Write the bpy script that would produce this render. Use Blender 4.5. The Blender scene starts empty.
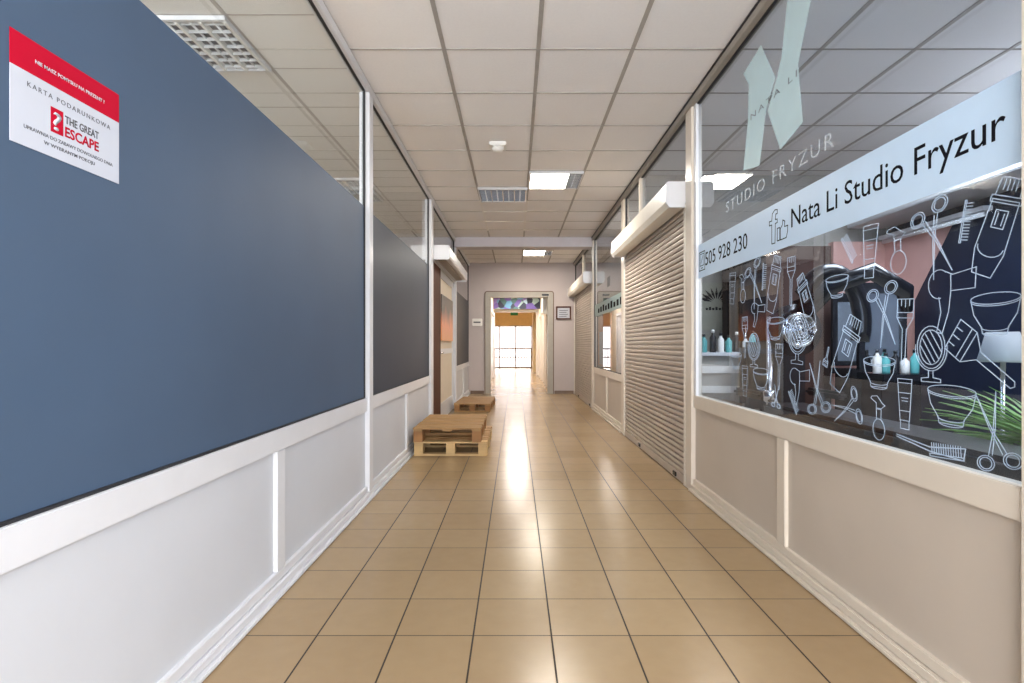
import bpy, bmesh, math, random
from mathutils import Vector, Matrix
random.seed(7)
C = bpy.context.scene.collection
SC = bpy.context.scene
# ------------------------------------------------------------------ camera, world, light
F = 542.0; VX, VY = 515.5, 345.0; CAMZ = 1.115; CZ = 3.0
XL, XR = -1.06, 1.35
cam = bpy.data.cameras.new('camera'); camo = bpy.data.objects.new('camera', cam); C.objects.link(camo)
camo.location = (0, 0, CAMZ); camo.rotation_euler = (math.pi/2, 0, 0)
cam.sensor_width = 36; cam.lens = 36*F/1024
cam.shift_x = (512-VX)/1024; cam.shift_y = (VY-341.5)/1024
cam.clip_start = 0.05; cam.clip_end = 200
SC.camera = camo
SC.view_settings.view_transform = 'Standard'; SC.view_settings.look = 'None'
SC.view_settings.exposure = 0.9; SC.view_settings.gamma = 1; SC.view_settings.use_curve_mapping = False
w = bpy.data.worlds.new('daylight'); SC.world = w; w.use_nodes = True
wb = w.node_tree.nodes['Background']; wb.inputs[0].default_value = (0.97, 0.98, 1.0, 1); wb.inputs[1].default_value = 6.6

def area(name, loc, rot, sx, sy, power, col=(1, 1, 1), portal=False, spread=180):
    l = bpy.data.lights.new(name, 'AREA'); l.shape = 'RECTANGLE'; l.size = sx; l.size_y = sy
    l.energy = power; l.color = col; l.spread = math.radians(spread)
    if portal: l.cycles.is_portal = True
    o = bpy.data.objects.new(name, l); C.objects.link(o); o.location = loc; o.rotation_euler = rot
    return o
R90 = math.pi/2
# sky portals in the open entrance behind the camera and in the far window
area('entrance_daylight', (0.145, -1.95, 1.5), (R90, 0, math.pi*0), 2.4, 2.95, 1, portal=True).rotation_euler = (R90, 0, 0)
area('far_window_daylight', (0, 26.2, 1.35), (-R90, 0, 0), 4.4, 2.6, 1, portal=True)
sun = bpy.data.lights.new('sun', 'SUN'); sun.energy = 9; sun.angle = math.radians(2); sun.color = (1, 0.86, 0.66)
suno = bpy.data.objects.new('sun', sun); C.objects.link(suno)
suno.rotation_euler = Vector((0.12, -1, -0.36)).to_track_quat('-Z', 'Y').to_euler()

# ------------------------------------------------------------------ materials
def mat(name, col, rough=0.5, metal=0.0, spec=0.5, coat=0.0, var=0.0, vscale=8, bump=0.0, bscale=60, emit=None, es=0, stretch=(1, 1, 1), coatr=0.05):
    m = bpy.data.materials.new(name); m.use_nodes = True; nt = m.node_tree; n = nt.nodes; L = nt.links
    p = n['Principled BSDF']
    p.inputs['Base Color'].default_value = (*col, 1); p.inputs['Roughness'].default_value = rough
    p.inputs['Metallic'].default_value = metal; p.inputs['Specular IOR Level'].default_value = spec
    p.inputs['Coat Weight'].default_value = coat; p.inputs['Coat Roughness'].default_value = coatr
    tc = n.new('ShaderNodeTexCoord'); mp = n.new('ShaderNodeMapping'); mp.inputs['Scale'].default_value = stretch
    L.new(tc.outputs['Object'], mp.inputs[0])
    if var > 0 or bump == 0:
        t = n.new('ShaderNodeTexNoise'); t.inputs['Scale'].default_value = vscale; t.inputs['Detail'].default_value = 4
        L.new(mp.outputs[0], t.inputs['Vector'])
        r = n.new('ShaderNodeValToRGB'); v = max(var, 0.02)
        r.color_ramp.elements[0].position = 0.3; r.color_ramp.elements[1].position = 0.7
        r.color_ramp.elements[0].color = (*[c*(1-v) for c in col], 1)
        r.color_ramp.elements[1].color = (*[min(1, c*(1+v)) for c in col], 1)
        L.new(t.outputs[0], r.inputs[0]); L.new(r.outputs[0], p.inputs['Base Color'])
    if bump > 0:
        t2 = n.new('ShaderNodeTexNoise'); t2.inputs['Scale'].default_value = bscale; t2.inputs['Detail'].default_value = 3
        L.new(mp.outputs[0], t2.inputs['Vector'])
        b = n.new('ShaderNodeBump'); b.inputs['Strength'].default_value = bump; b.inputs['Distance'].default_value = 0.01
        L.new(t2.outputs[0], b.inputs['Height']); L.new(b.outputs[0], p.inputs['Normal'])
    if emit:
        p.inputs['Emission Color'].default_value = (*emit, 1); p.inputs['Emission Strength'].default_value = es
    return m

def glass_mat(name, tint=(0.93, 0.96, 0.97), boost=1.7, rough=0.0, base=0.0):
    m = bpy.data.materials.new(name); m.use_nodes = True; nt = m.node_tree; n = nt.nodes; L = nt.links
    n.remove(n['Principled BSDF']); out = n['Material Output']
    tr = n.new('ShaderNodeBsdfTransparent'); tr.inputs[0].default_value = (*tint, 1)
    gl = n.new('ShaderNodeBsdfGlossy'); gl.inputs['Roughness'].default_value = rough
    fr = n.new('ShaderNodeFresnel'); fr.inputs[0].default_value = 1.5
    geo = n.new('ShaderNodeNewGeometry')
    a = n.new('ShaderNodeMath'); a.operation = 'MULTIPLY_ADD'; a.inputs[1].default_value = boost; a.inputs[2].default_value = base; a.use_clamp = True
    s = n.new('ShaderNodeMath'); s.operation = 'SUBTRACT'; s.inputs[0].default_value = 1
    b = n.new('ShaderNodeMath'); b.operation = 'MULTIPLY'
    mx = n.new('ShaderNodeMixShader')
    L.new(fr.outputs[0], a.inputs[0]); L.new(geo.outputs['Backfacing'], s.inputs[1])
    L.new(a.outputs[0], b.inputs[0]); L.new(s.outputs[0], b.inputs[1]); L.new(b.outputs[0], mx.inputs[0])
    L.new(tr.outputs[0], mx.inputs[1]); L.new(gl.outputs[0], mx.inputs[2]); L.new(mx.outputs[0], out.inputs[0])
    return m

def veil_mat(name, col, alpha):
    m = mat(name, col, 0.5); m.node_tree.nodes['Principled BSDF'].inputs['Alpha'].default_value = alpha
    return m

def grid_mat(name, size, ox, oy, gap, c1, c2, groove, rough, bump, nscale, coat=0, gapy=None, spec=0.5, stain=None):
    """square tiles: per-tile tint, mottling, sunk joints"""
    m = bpy.data.materials.new(name); m.use_nodes = True; nt = m.node_tree; n = nt.nodes; L = nt.links
    p = n['Principled BSDF']; geo = n.new('ShaderNodeNewGeometry'); sp = n.new('ShaderNodeSeparateXYZ')
    L.new(geo.outputs['Position'], sp.inputs[0])
    def M(op, a, b=None, c=None):
        k = n.new('ShaderNodeMath'); k.operation = op
        for i, v in enumerate((a, b, c)):
            if v is None: continue
            if isinstance(v, (int, float)): k.inputs[i].default_value = v
            else: L.new(v, k.inputs[i])
        return k.outputs[0]
    u = M('DIVIDE', M('SUBTRACT', sp.outputs[0], ox), size); v = M('DIVIDE', M('SUBTRACT', sp.outputs[1], oy), size)
    fu = M('FRACT', u); fv = M('FRACT', v)
    du = M('SUBTRACT', 0.5, M('ABSOLUTE', M('SUBTRACT', fu, 0.5))); dv = M('SUBTRACT', 0.5, M('ABSOLUTE', M('SUBTRACT', fv, 0.5)))
    g = M('MAXIMUM', M('LESS_THAN', du, gap/size/2), M('LESS_THAN', dv, (gapy or gap)/size/2))
    cb = n.new('ShaderNodeCombineXYZ'); L.new(M('FLOOR', u), cb.inputs[0]); L.new(M('FLOOR', v), cb.inputs[1])
    wn = n.new('ShaderNodeTexWhiteNoise'); wn.noise_dimensions = '3D'; L.new(cb.outputs[0], wn.inputs[0])
    ns = n.new('ShaderNodeTexNoise'); ns.inputs['Scale'].default_value = nscale; ns.inputs['Detail'].default_value = 5
    L.new(geo.outputs['Position'], ns.inputs[0])
    big = n.new('ShaderNodeTexNoise'); big.inputs['Scale'].default_value = 1.6; big.inputs['Detail'].default_value = 3
    L.new(geo.outputs['Position'], big.inputs[0])
    f = M('ADD', M('ADD', M('MULTIPLY', wn.outputs[0], 0.3), M('MULTIPLY', ns.outputs[0], 0.4)), M('MULTIPLY', big.outputs[0], 0.4))
    mx = n.new('ShaderNodeMix'); mx.data_type = 'RGBA'; L.new(f, mx.inputs[0])
    mx.inputs[6].default_value = (*c1, 1); mx.inputs[7].default_value = (*c2, 1)
    m2 = n.new('ShaderNodeMix'); m2.data_type = 'RGBA'; L.new(g, m2.inputs[0]); L.new(mx.outputs[2], m2.inputs[6]); m2.inputs[7].default_value = (*groove, 1)
    L.new(m2.outputs[2], p.inputs['Base Color'])
    L.new(M('ADD', M('MULTIPLY', g, 0.4), M('ADD', rough-0.02, M('MULTIPLY', big.outputs[0], 0.04))), p.inputs['Roughness'])
    p.inputs['Coat Weight'].default_value = coat; p.inputs['Specular IOR Level'].default_value = spec
    b = n.new('ShaderNodeBump'); b.inputs['Strength'].default_value = bump; b.inputs['Distance'].default_value = 0.004
    L.new(M('SUBTRACT', M('MULTIPLY', ns.outputs[0], 0.5), g), b.inputs['Height']); L.new(b.outputs[0], p.inputs['Normal'])
    return m

M_ = {}
M_['floor'] = grid_mat('beige_floor_tiles', 0.30, 0.138, 2.08, 0.0065, (0.285, 0.190, 0.100), (0.385, 0.275, 0.155), (0.03, 0.019, 0.012), 0.225, 0.10, 14, gapy=0.0045, spec=0.24)
M_['ceil'] = grid_mat('mineral_ceiling_tiles', 0.60, 0.145, 3.45, 0.004, (0.76, 0.73, 0.72), (0.90, 0.87, 0.85), (0.2, 0.17, 0.15), 0.9, 0.5, 55)
M_['white'] = mat('white_panel', (0.56, 0.57, 0.60), 0.4, var=0.02, vscale=3)
M_['whiteframe'] = mat('white_lacquered_aluminium', (0.66, 0.66, 0.68), 0.3, var=0.01)
M_['cream'] = mat('cream_panel', (0.52, 0.455, 0.385), 0.35, var=0.03, vscale=3)
M_['creamframe'] = mat('cream_lacquered_aluminium', (0.66, 0.59, 0.50), 0.3, var=0.02)
M_['gasket'] = mat('black_gasket', (0.015, 0.015, 0.018), 0.6)
M_['bluefilm'] = mat('slate_blue_film', (0.062, 0.098, 0.158), 0.52, coat=0.0, var=0.04, vscale=2, spec=0.25)
M_['bluefilm2'] = mat('dark_slate_film', (0.036, 0.046, 0.066), 0.45, var=0.05, vscale=2, spec=0.2)
M_['darkfilm'] = mat('charcoal_film', (0.03, 0.032, 0.04), 0.45, var=0.08, spec=0.2)
M_['glass'] = glass_mat('shop_glass')
M_['glassR'] = glass_mat('salon_glass', tint=(0.82, 0.87, 0.93), boost=1.4, base=0.015)
M_['slat'] = mat('beige_shutter_slats', (0.46, 0.395, 0.34), 0.38, metal=0.2, var=0.06, vscale=4)
M_['housing'] = mat('ivory_shutter_housing', (0.72, 0.68, 0.60), 0.35, var=0.03)
M_['grid'] = mat('ceiling_grid_bars', (0.36, 0.33, 0.30), 0.5, var=0.08)
M_['gridnew'] = mat('new_white_grid_bars', (0.8, 0.76, 0.72), 0.5)
M_['rail'] = mat('taupe_ceiling_rail', (0.30, 0.265, 0.225), 0.45, var=0.08)
M_['endwall'] = mat('lilac_grey_plaster', (0.50, 0.44, 0.43), 0.7, var=0.04, vscale=2, bump=0.1)
M_['beam'] = mat('lilac_white_beam', (0.60, 0.565, 0.60), 0.7, var=0.03)
M_['portal'] = mat('taupe_door_frame', (0.36, 0.33, 0.28), 0.4, var=0.05)
M_['brown'] = mat('brown_wood', (0.075, 0.022, 0.010), 0.6, spec=0.2, var=0.3, vscale=6, stretch=(8, 8, 0.6))
M_['skirt'] = mat('brown_skirting', (0.14, 0.08, 0.045), 0.35, var=0.1)
M_['far'] = mat('warm_cream_plaster', (0.72, 0.62, 0.48), 0.6, var=0.03)
M_['yellow'] = mat('yellow_plaster', (0.88, 0.68, 0.36), 0.6, var=0.04)
M_['metal'] = mat('painted_railing', (0.55, 0.5, 0.48), 0.35, metal=0.6)
M_['chrome'] = mat('chrome', (0.8, 0.8, 0.82), 0.12, metal=1)
M_['black'] = mat('black_plastic', (0.012, 0.012, 0.016), 0.22, var=0.1)
M_['navy'] = mat('navy_panel', (0.012, 0.018, 0.04), 0.3, var=0.1)
M_['blackleather'] = mat('black_leather', (0.014, 0.014, 0.016), 0.3, bump=0.2, bscale=120)
M_['pink'] = mat('salmon_pink_wall', (0.78, 0.46, 0.40), 0.6, var=0.03)
M_['brownwall'] = mat('chocolate_wall', (0.085, 0.042, 0.033), 0.6, var=0.06)
M_['shopwall'] = mat('greige_wall', (0.42, 0.40, 0.36), 0.7, var=0.04)
M_['shopfloor'] = mat('pale_shop_floor', (0.42, 0.38, 0.33), 0.35, var=0.1)  # made pale so light bounces up to the salon ceiling
M_['mirror'] = mat('mirror_silver', (0.75, 0.78, 0.8), 0.03, metal=1)
M_['sign'] = mat('ice_blue_film', (0.50, 0.655, 0.83), 0.4, var=0.01)
M_['ink'] = mat('black_ink', (0.008, 0.008, 0.012), 0.8, spec=0.05)
M_['chalk'] = veil_mat('pale_blue_line_film', (0.60, 0.74, 0.90), 0.6)
M_['mint'] = veil_mat('mint_translucent_film', (0.62, 0.78, 0.78), 0.42)
M_['frost'] = veil_mat('frosted_letter_film', (0.75, 0.80, 0.84), 0.25)
M_['red'] = mat('crimson_print', (0.46, 0.001, 0.022), 0.7, spec=0.15)
M_['paper'] = mat('white_paper', (0.52, 0.54, 0.60), 0.6, spec=0.2)
M_['greyink'] = mat('charcoal_ink', (0.07, 0.07, 0.08), 0.5)
M_['louvre'] = mat('louvre_aluminium', (0.62, 0.66, 0.72), 0.25, metal=0.85)
M_['trayoff'] = mat('lamp_tray', (0.35, 0.40, 0.50), 0.4, metal=0.3)
M_['tubeoff'] = mat('unlit_tube', (0.75, 0.77, 0.8), 0.4)
M_['tubeon'] = mat('lit_tube', (1, 1, 1), 0.4, emit=(1, 0.93, 0.80), es=14)
M_['trayon'] = mat('lamp_tray_white', (0.9, 0.9, 0.88), 0.4)
M_['diffuser'] = mat('lit_diffuser', (0.95, 0.95, 0.9), 0.4, emit=(1, 0.94, 0.80), es=3.2)
M_['plastic'] = mat('white_plastic', (0.78, 0.76, 0.72), 0.4)
M_['leaf'] = mat('leaf_green', (0.16, 0.34, 0.07), 0.4, var=0.4, vscale=20)
M_['pot'] = mat('charcoal_pot', (0.05, 0.05, 0.05), 0.4)
M_['orange'] = mat('orange_print', (0.85, 0.22, 0.07), 0.4)
M_['teal'] = mat('teal_plastic', (0.10, 0.38, 0.38), 0.35)
M_['lampw'] = mat('frosted_white_shade', (0.55, 0.56, 0.57), 0.35)
M_['exit'] = mat('green_sign', (0.05, 0.35, 0.12), 0.5)
def wood(name, c, d):
    m = mat(name, c, 0.65, var=0.16, vscale=3, stretch=(1, 9, 5), bump=0.15, bscale=20); return m
M_['pine'] = wood('pale_pine', (0.54, 0.36, 0.16), 0); M_['pineold'] = wood('weathered_orange_pine', (0.30, 0.14, 0.045), 0)
M_['pinetop'] = wood('worn_pine_boards', (0.34, 0.19, 0.07), 0)
def mural_mat():
    m = bpy.data.materials.new('abstract_mural'); m.use_nodes = True; n = m.node_tree.nodes; L = m.node_tree.links; p = n['Principled BSDF']
    tc = n.new('ShaderNodeTexCoord'); v = n.new('ShaderNodeTexVoronoi'); v.inputs['Scale'].default_value = 5; L.new(tc.outputs['Object'], v.inputs[0])
    s = n.new('ShaderNodeSeparateColor'); L.new(v.outputs['Color'], s.inputs[0]); r = n.new('ShaderNodeValToRGB'); r.color_ramp.interpolation = 'CONSTANT'
    cols = [(0.01, 0.015, 0.04), (0.12, 0.08, 0.30), (0.10, 0.26, 0.42), (0.30, 0.42, 0.40), (0.05, 0.12, 0.12), (0.22, 0.16, 0.42), (0.35, 0.5, 0.6)]
    e = r.color_ramp.elements
    e[0].color = (*cols[0], 1); e[1].position = 0.16; e[1].color = (*cols[1], 1)
    for i, c in enumerate(cols[2:]): k = e.new(0.16+(i+1)*0.15); k.color = (*c, 1)
    L.new(s.outputs[0], r.inputs[0]); L.new(r.outputs[0], p.inputs['Base Color']); p.inputs['Roughness'].default_value = 0.6
    return m
M_['mural'] = mural_mat()
def poster_mat():
    m = bpy.data.materials.new('warm_poster_print'); m.use_nodes = True; n = m.node_tree.nodes; L = m.node_tree.links; p = n['Principled BSDF']
    tc = n.new('ShaderNodeTexCoord'); s = n.new('ShaderNodeSeparateXYZ'); L.new(tc.outputs['Generated'], s.inputs[0])
    ns = n.new('ShaderNodeTexNoise'); ns.inputs['Scale'].default_value = 3; L.new(tc.outputs['Object'], ns.inputs[0])
    a = n.new('ShaderNodeMath'); a.operation = 'MULTIPLY_ADD'; a.inputs[1].default_value = 0.45; L.new(ns.outputs[0], a.inputs[0]); L.new(s.outputs[2], a.inputs[2])
    r = n.new('ShaderNodeValToRGB'); e = r.color_ramp.elements
    e[0].position = 0.2; e[0].color = (0.75, 0.30, 0.08, 1); e[1].position = 0.95; e[1].color = (0.06, 0.05, 0.05, 1)
    k = e.new(0.55); k.color = (0.80, 0.28, 0.14, 1); k = e.new(0.8); k.color = (0.35, 0.12, 0.08, 1)
    L.new(a.outputs[0], r.inputs[0]); L.new(r.outputs[0], p.inputs['Base Color']); p.inputs['Roughness'].default_value = 0.35
    return m
M_['poster'] = poster_mat()

# ------------------------------------------------------------------ mesh helpers
class MB:
    def __init__(s): s.bm = bmesh.new(); s.mats = []; s.mi = 0
    def use(s, m):
        if m not in s.mats: s.mats.append(m)
        s.mi = s.mats.index(m); return s
    def _faces(s, fs):
        for f in fs: f.material_index = s.mi
    def box(s, x0, x1, y0, y1, z0, z1, bev=0):
        vs = [s.bm.verts.new((x, y, z)) for x in (x0, x1) for y in (y0, y1) for z in (z0, z1)]
        q = [(0, 1, 3, 2), (4, 6, 7, 5), (0, 4, 5, 1), (2, 3, 7, 6), (0, 2, 6, 4), (1, 5, 7, 3)]
        fs = [s.bm.faces.new([vs[i] for i in t]) for t in q]; s._faces(fs)
        if bev > 0:
            es = list({e for f in fs for e in f.edges})
            r = bmesh.ops.bevel(s.bm, geom=es, offset=bev, segments=2, affect='EDGES', clamp_overlap=True)
            s._faces(r['faces'])
        return s
    def prism(s, pts, a, b, fn):
        """pts 2-D outline; fn(u, v, t) -> 3-D; extruded between t=a and t=b"""
        A = [s.bm.verts.new(fn(u, v, a)) for u, v in pts]; B = [s.bm.verts.new(fn(u, v, b)) for u, v in pts]
        n = len(pts); fs = [s.bm.faces.new(A), s.bm.faces.new(B[::-1])]
        for i in range(n): fs.append(s.bm.faces.new([A[i], B[i], B[(i+1) % n], A[(i+1) % n]]))
        s._faces(fs); return s
    def tube(s, pts, r, seg=10, cap=True):
        pts = [Vector(p) for p in pts]; rings = []
        rr = r if isinstance(r, (list, tuple)) else [r]*len(pts)
        for i, p in enumerate(pts):
            d = (pts[min(i+1, len(pts)-1)]-pts[max(i-1, 0)]).normalized()
            up = Vector((0, 0, 1)) if abs(d.z) < 0.95 else Vector((1, 0, 0))
            a = d.cross(up).normalized(); b = d.cross(a)
            rings.append([s.bm.verts.new(p+(a*math.cos(t)+b*math.sin(t))*rr[i]) for t in [2*math.pi*k/seg for k in range(seg)]])
        fs = []
        for A, B in zip(rings, rings[1:]):
            for k in range(seg): fs.append(s.bm.faces.new([A[k], A[(k+1) % seg], B[(k+1) % seg], B[k]]))
        if cap: fs += [s.bm.faces.new(rings[0][::-1]), s.bm.faces.new(rings[-1])]
        for f in fs: f.smooth = True
        s._faces(fs); return s
    def lathe(s, c, prof, seg=24):
        c = Vector(c); rings = []
        for r, z in prof: rings.append([s.bm.verts.new(c+Vector((r*math.cos(2*math.pi*k/seg), r*math.sin(2*math.pi*k/seg), z))) for k in range(seg)])
        fs = []
        for A, B in zip(rings, rings[1:]):
            for k in range(seg): fs.append(s.bm.faces.new([A[k], A[(k+1) % seg], B[(k+1) % seg], B[k]]))
        fs += [s.bm.faces.new(rings[0][::-1]), s.bm.faces.new(rings[-1])]
        for f in fs: f.smooth = True
        s._faces(fs); return s
    def build(s, name, m=None, parent=None, kind=None, label=None, cat=None, group=None):
        if m is not None and not s.mats: s.mats = [m]
        bmesh.ops.recalc_face_normals(s.bm, faces=s.bm.faces[:])
        me = bpy.data.meshes.new(name); s.bm.to_mesh(me); s.bm.free()
        for q in s.mats: me.materials.append(q)
        if parent is None:      # origin at the base centre
            xs = [v.co for v in me.vertices]
            c = Vector(((min(v.x for v in xs)+max(v.x for v in xs))/2, (min(v.y for v in xs)+max(v.y for v in xs))/2, min(v.z for v in xs)))
        else:
            c = wloc(parent)
        me.transform(Matrix.Translation(-c))
        o = bpy.data.objects.new(name, me); C.objects.link(o)
        if parent is None: o.location = c
        else: o.parent = parent
        o['w'] = list(c)
        tag(o, label, cat, group, kind); return o
def wloc(p): return Vector(p['w'])
def tag(o, label=None, cat=None, group=None, kind=None):
    if label: o['label'] = label
    if cat: o['category'] = cat
    if group: o['group'] = group
    if kind: o['kind'] = kind
    return o
def thing(name, loc, label=None, cat=None, group=None, kind=None):
    o = bpy.data.objects.new(name, None); C.objects.link(o); o.location = loc; o.empty_display_size = 0.1; o['w'] = list(loc)
    return tag(o, label, cat, group, kind)
def move_copy(root, delta, label):
    """copy a thing with parts and sub-parts"""
    def cp(o, par):
        c = o.copy(); C.objects.link(c); c.parent = par
        for ch in [k for k in bpy.data.objects if k.parent == o]: cp(ch, c)
        return c
    r = cp(root, None); r.location = root.location+Vector(delta); r['label'] = label
    return r
S = 'structure'
def leftp(px, py): Y = F*(-XL)/(VX-px); return Y, CAMZ+(VY-py)*Y/F
def rightp(px, py, X=XR): Y = F*X/(px-VX); return Y, CAMZ+(VY-py)*Y/F

def text(body, parent, name, m, side, x, y, z, width=None, height=None, align='L', depth=0.0012, bold=0, spacing=1.0, label=None, centre=False):
    """printed lettering on a wall; side 'L' reads towards +y, 'R' towards -y, 'E' (end wall) towards +x"""
    c = bpy.data.curves.new('lettering', 'FONT'); c.body = body; c.size = 1; c.offset = bold; c.space_character = spacing; c.resolution_u = 3
    o = bpy.data.objects.new('lettering', c); C.objects.link(o)
    bpy.context.view_layer.update()
    me = bpy.data.meshes.new_from_object(o.evaluated_get(bpy.context.evaluated_depsgraph_get()))
    bpy.data.objects.remove(o); bpy.data.curves.remove(c)
    bm = bmesh.new(); bm.from_mesh(me); bpy.data.meshes.remove(me)
    us = [v.co.x for v in bm.verts]; u0, u1 = min(us), max(us)
    sv = height/0.72; su = width/(u1-u0) if width else sv
    r = bmesh.ops.extrude_face_region(bm, geom=bm.faces[:])
    for v in [g for g in r['geom'] if isinstance(g, bmesh.types.BMVert)]: v.co.z = 1
    for v in bm.verts:
        u = (v.co.x-u0)*su; h = v.co.y*sv; t = v.co.z*depth
        if centre: u -= (u1-u0)*su/2
        v.co = {'L': Vector((x+t, y+u, z+h)), 'R': Vector((x-t, y-u, z+h)), 'E': Vector((x+u, y-t, z+h))}[side]
    b = MB(); b.bm.free(); b.bm = bm; b.mats = [m]
    return b.build(name, None, parent, label=label)

# ------------------------------------------------------------------ floor and ceiling
b = MB(); b.box(-4.2, 4.8, -3.0, 26.4, -0.12, 0.0); fl = b.build('floor', M_['floor'], kind=S)
BY0, BY1 = 9.45, 9.75
b = MB(); b.box(-4.2, 4.8, -2.0, 12.45, CZ, CZ+0.15); ceil = b.build('ceiling', M_['ceil'], kind=S)
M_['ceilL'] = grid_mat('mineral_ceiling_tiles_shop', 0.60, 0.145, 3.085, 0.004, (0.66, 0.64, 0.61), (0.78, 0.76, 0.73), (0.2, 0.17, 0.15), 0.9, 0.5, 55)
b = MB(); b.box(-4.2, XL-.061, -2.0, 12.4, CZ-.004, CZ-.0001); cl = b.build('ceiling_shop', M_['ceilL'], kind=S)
b = MB()
for i in range(-5, -2): x = 0.145+0.6*i; b.box(x-0.013, x+0.013, -2, 12.4, CZ-0.0065, CZ-0.0041)
for i in range(-8, 16): y = 3.085+0.6*i; b.box(-4.1, XL-.061, y-0.006, y+0.006, CZ-0.006, CZ-0.0041)
b.build('ceiling_grid', M_['grid'], cl)
b = MB()
for i in range(-2, 9):
    x = 0.145+0.6*i-0.0
    if abs(x-XL) < 0.05 or abs(x-XR) < 0.05: continue
    b.box(x-0.013, x+0.013, -2, 12.4, CZ-0.006, CZ-0.0005)
for i in range(-9, 15):
    y = 3.45+0.6*i; b.box(XL, 4.8, y-0.006, y+0.006, CZ-0.005, CZ-0.0005)
b.build('ceiling_grid', M_['grid'], ceil)
b = MB()
for x in (-0.455, 0.145): b.box(x-0.014, x+0.014, 7.05, 8.9, CZ-0.009, CZ-0.004)
b.box(-0.455, 0.145, 7.64, 7.66, CZ-0.009, CZ-0.004); b.box(-0.455, 0.145, 8.24, 8.26, CZ-0.009, CZ-0.004)
b.build('ceiling_grid', M_['gridnew'], ceil, label='newer white ceiling grid bars')
b = MB(); b.box(XL+0.001, XR-0.001, BY0, BY1, 2.83, CZ-0.001); b.build('trim_1', M_['beam'], kind=S)

# ------------------------------------------------------------------ left shop front
SILL, FILM = 0.735, 2.107
def lower_panels(side, y0, y1, mullions, pm, fm, name, skirtname, trimname):
    sgn = 1 if side == 'L' else -1
    X = XL if side == 'L' else XR
    def bx(b, d0, d1, a0, a1, z0, z1, bev=0):   # d: distance into the corridor from the frame face
        xa, xb = X+sgn*d0, X+sgn*d1
        b.box(min(xa, xb), max(xa, xb), a0, a1, z0, z1, bev)
    b = MB(); bx(b, -0.09, -0.018, y0, y1, 0.0, SILL-0.02); w_ = b.build(name, pm, kind=S)
    b = MB(); bx(b, -0.06, 0.0, y0, y1, SILL-0.095, SILL, 0.003); b.build('rail', fm, w_)
    b = MB(); bx(b, -0.05, 0.0, y0, y1, 0.058, 0.10, 0.003); b.build('rail', fm, w_)
    for y in mullions:
        b = MB(); bx(b, -0.05, 0.0, y-0.042, y+0.042, 0.101, SILL-0.096, 0.003); b.build('mullion', fm, w_)
    b = MB(); bx(b, -0.05, 0.014, y0, y1, 0.022, 0.056, 0.004); bx(b, -0.05, 0.03, y0, y1, 0.002, 0.021, 0.004); b.build(skirtname, fm, kind=S)
    return w_
lower_panels('L', -1.9, 6.72, (-1.9, 0.4, 2.455, 5.34), M_['white'], M_['whiteframe'], 'wall_left', 'baseboard_left', '')
lower_panels('L', 9.62, 12.4, (11.2,), M_['white'], M_['whiteframe'], 'wall_left.001', 'baseboard_left.001', '')

def pane(parent, X, sgn, y0, y1, z0, z1, m, name='glass_pane'):
    b = MB(); a, c = X-sgn*0.030, X-sgn*0.024; b.box(min(a, c), max(a, c), y0, y1, z0, z1); return b.build(name, m, parent)
def gasket(parent, X, sgn, y0, y1, z0, z1):
    b = MB(); t = 0.008; a, c = X-sgn*0.028, X-sgn*0.012
    for r in ((y0, y1, z0, z0+t), (y0, y1, z1-t, z1), (y0, y0+t, z0+t, z1-t), (y1-t, y1, z0+t, z1-t)): b.box(min(a, c), max(a, c), *r)
    return b.build('gasket', M_['gasket'], parent)
def post(parent, X, sgn, y0, y1, z0, z1, m, d=0.012, name='post'):
    b = MB(); a, c = X+sgn*d, X-sgn*0.06; b.box(min(a, c), max(a, c), y0, y1, z0, z1, 0.004); return b.build(name, m, parent)

TOPR = 2.93
for i, (y0, y1, film) in enumerate(((-1.9, 3.87, 'bluefilm'), (4.0, 6.72, 'bluefilm2'), (9.75, 12.4, 'darkfilm'))):
    wn = thing('window_%d' % (i+1), (XL-0.03, (y0+y1)/2, SILL), kind=S)
    pane(wn, XL, 1, y0, y1, SILL, TOPR, M_['glass']); gasket(wn, XL, 1, y0, y1, SILL, TOPR)
    b = MB(); b.box(XL-0.0225, XL-0.0215, y0+0.008, y1-0.008, SILL+0.008, FILM); b.build('opaque_film', M_[film], wn, label='slate blue opaque film' if i == 0 else 'dark slate opaque film' if i == 1 else 'charcoal opaque film')
b = MB(); b.box(XL-0.05, XL+0.012, -1.9, 12.4, TOPR, CZ-0.007, 0.004); b.build('trim_2', M_['whiteframe'], kind=S)
b = MB(); b.box(XL-0.06, XL+0.014, 3.885, 3.985, SILL, TOPR, 0.004); b.box(XL-0.06, XL+0.014, 3.885, 3.985, 0.0585, SILL, 0.004); b.build('trim_3', M_['whiteframe'], kind=S)
b = MB(); b.box(XL-0.10, XL+0.016, 6.735, 6.90, 0, TOPR, 0.004); b.build('trim_4', M_['whiteframe'], kind=S)
b = MB(); b.box(XL-0.10, XL+0.016, 9.52, 9.615, 0, TOPR, 0.004); b.build('trim_5', M_['whiteframe'], kind=S)

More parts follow.
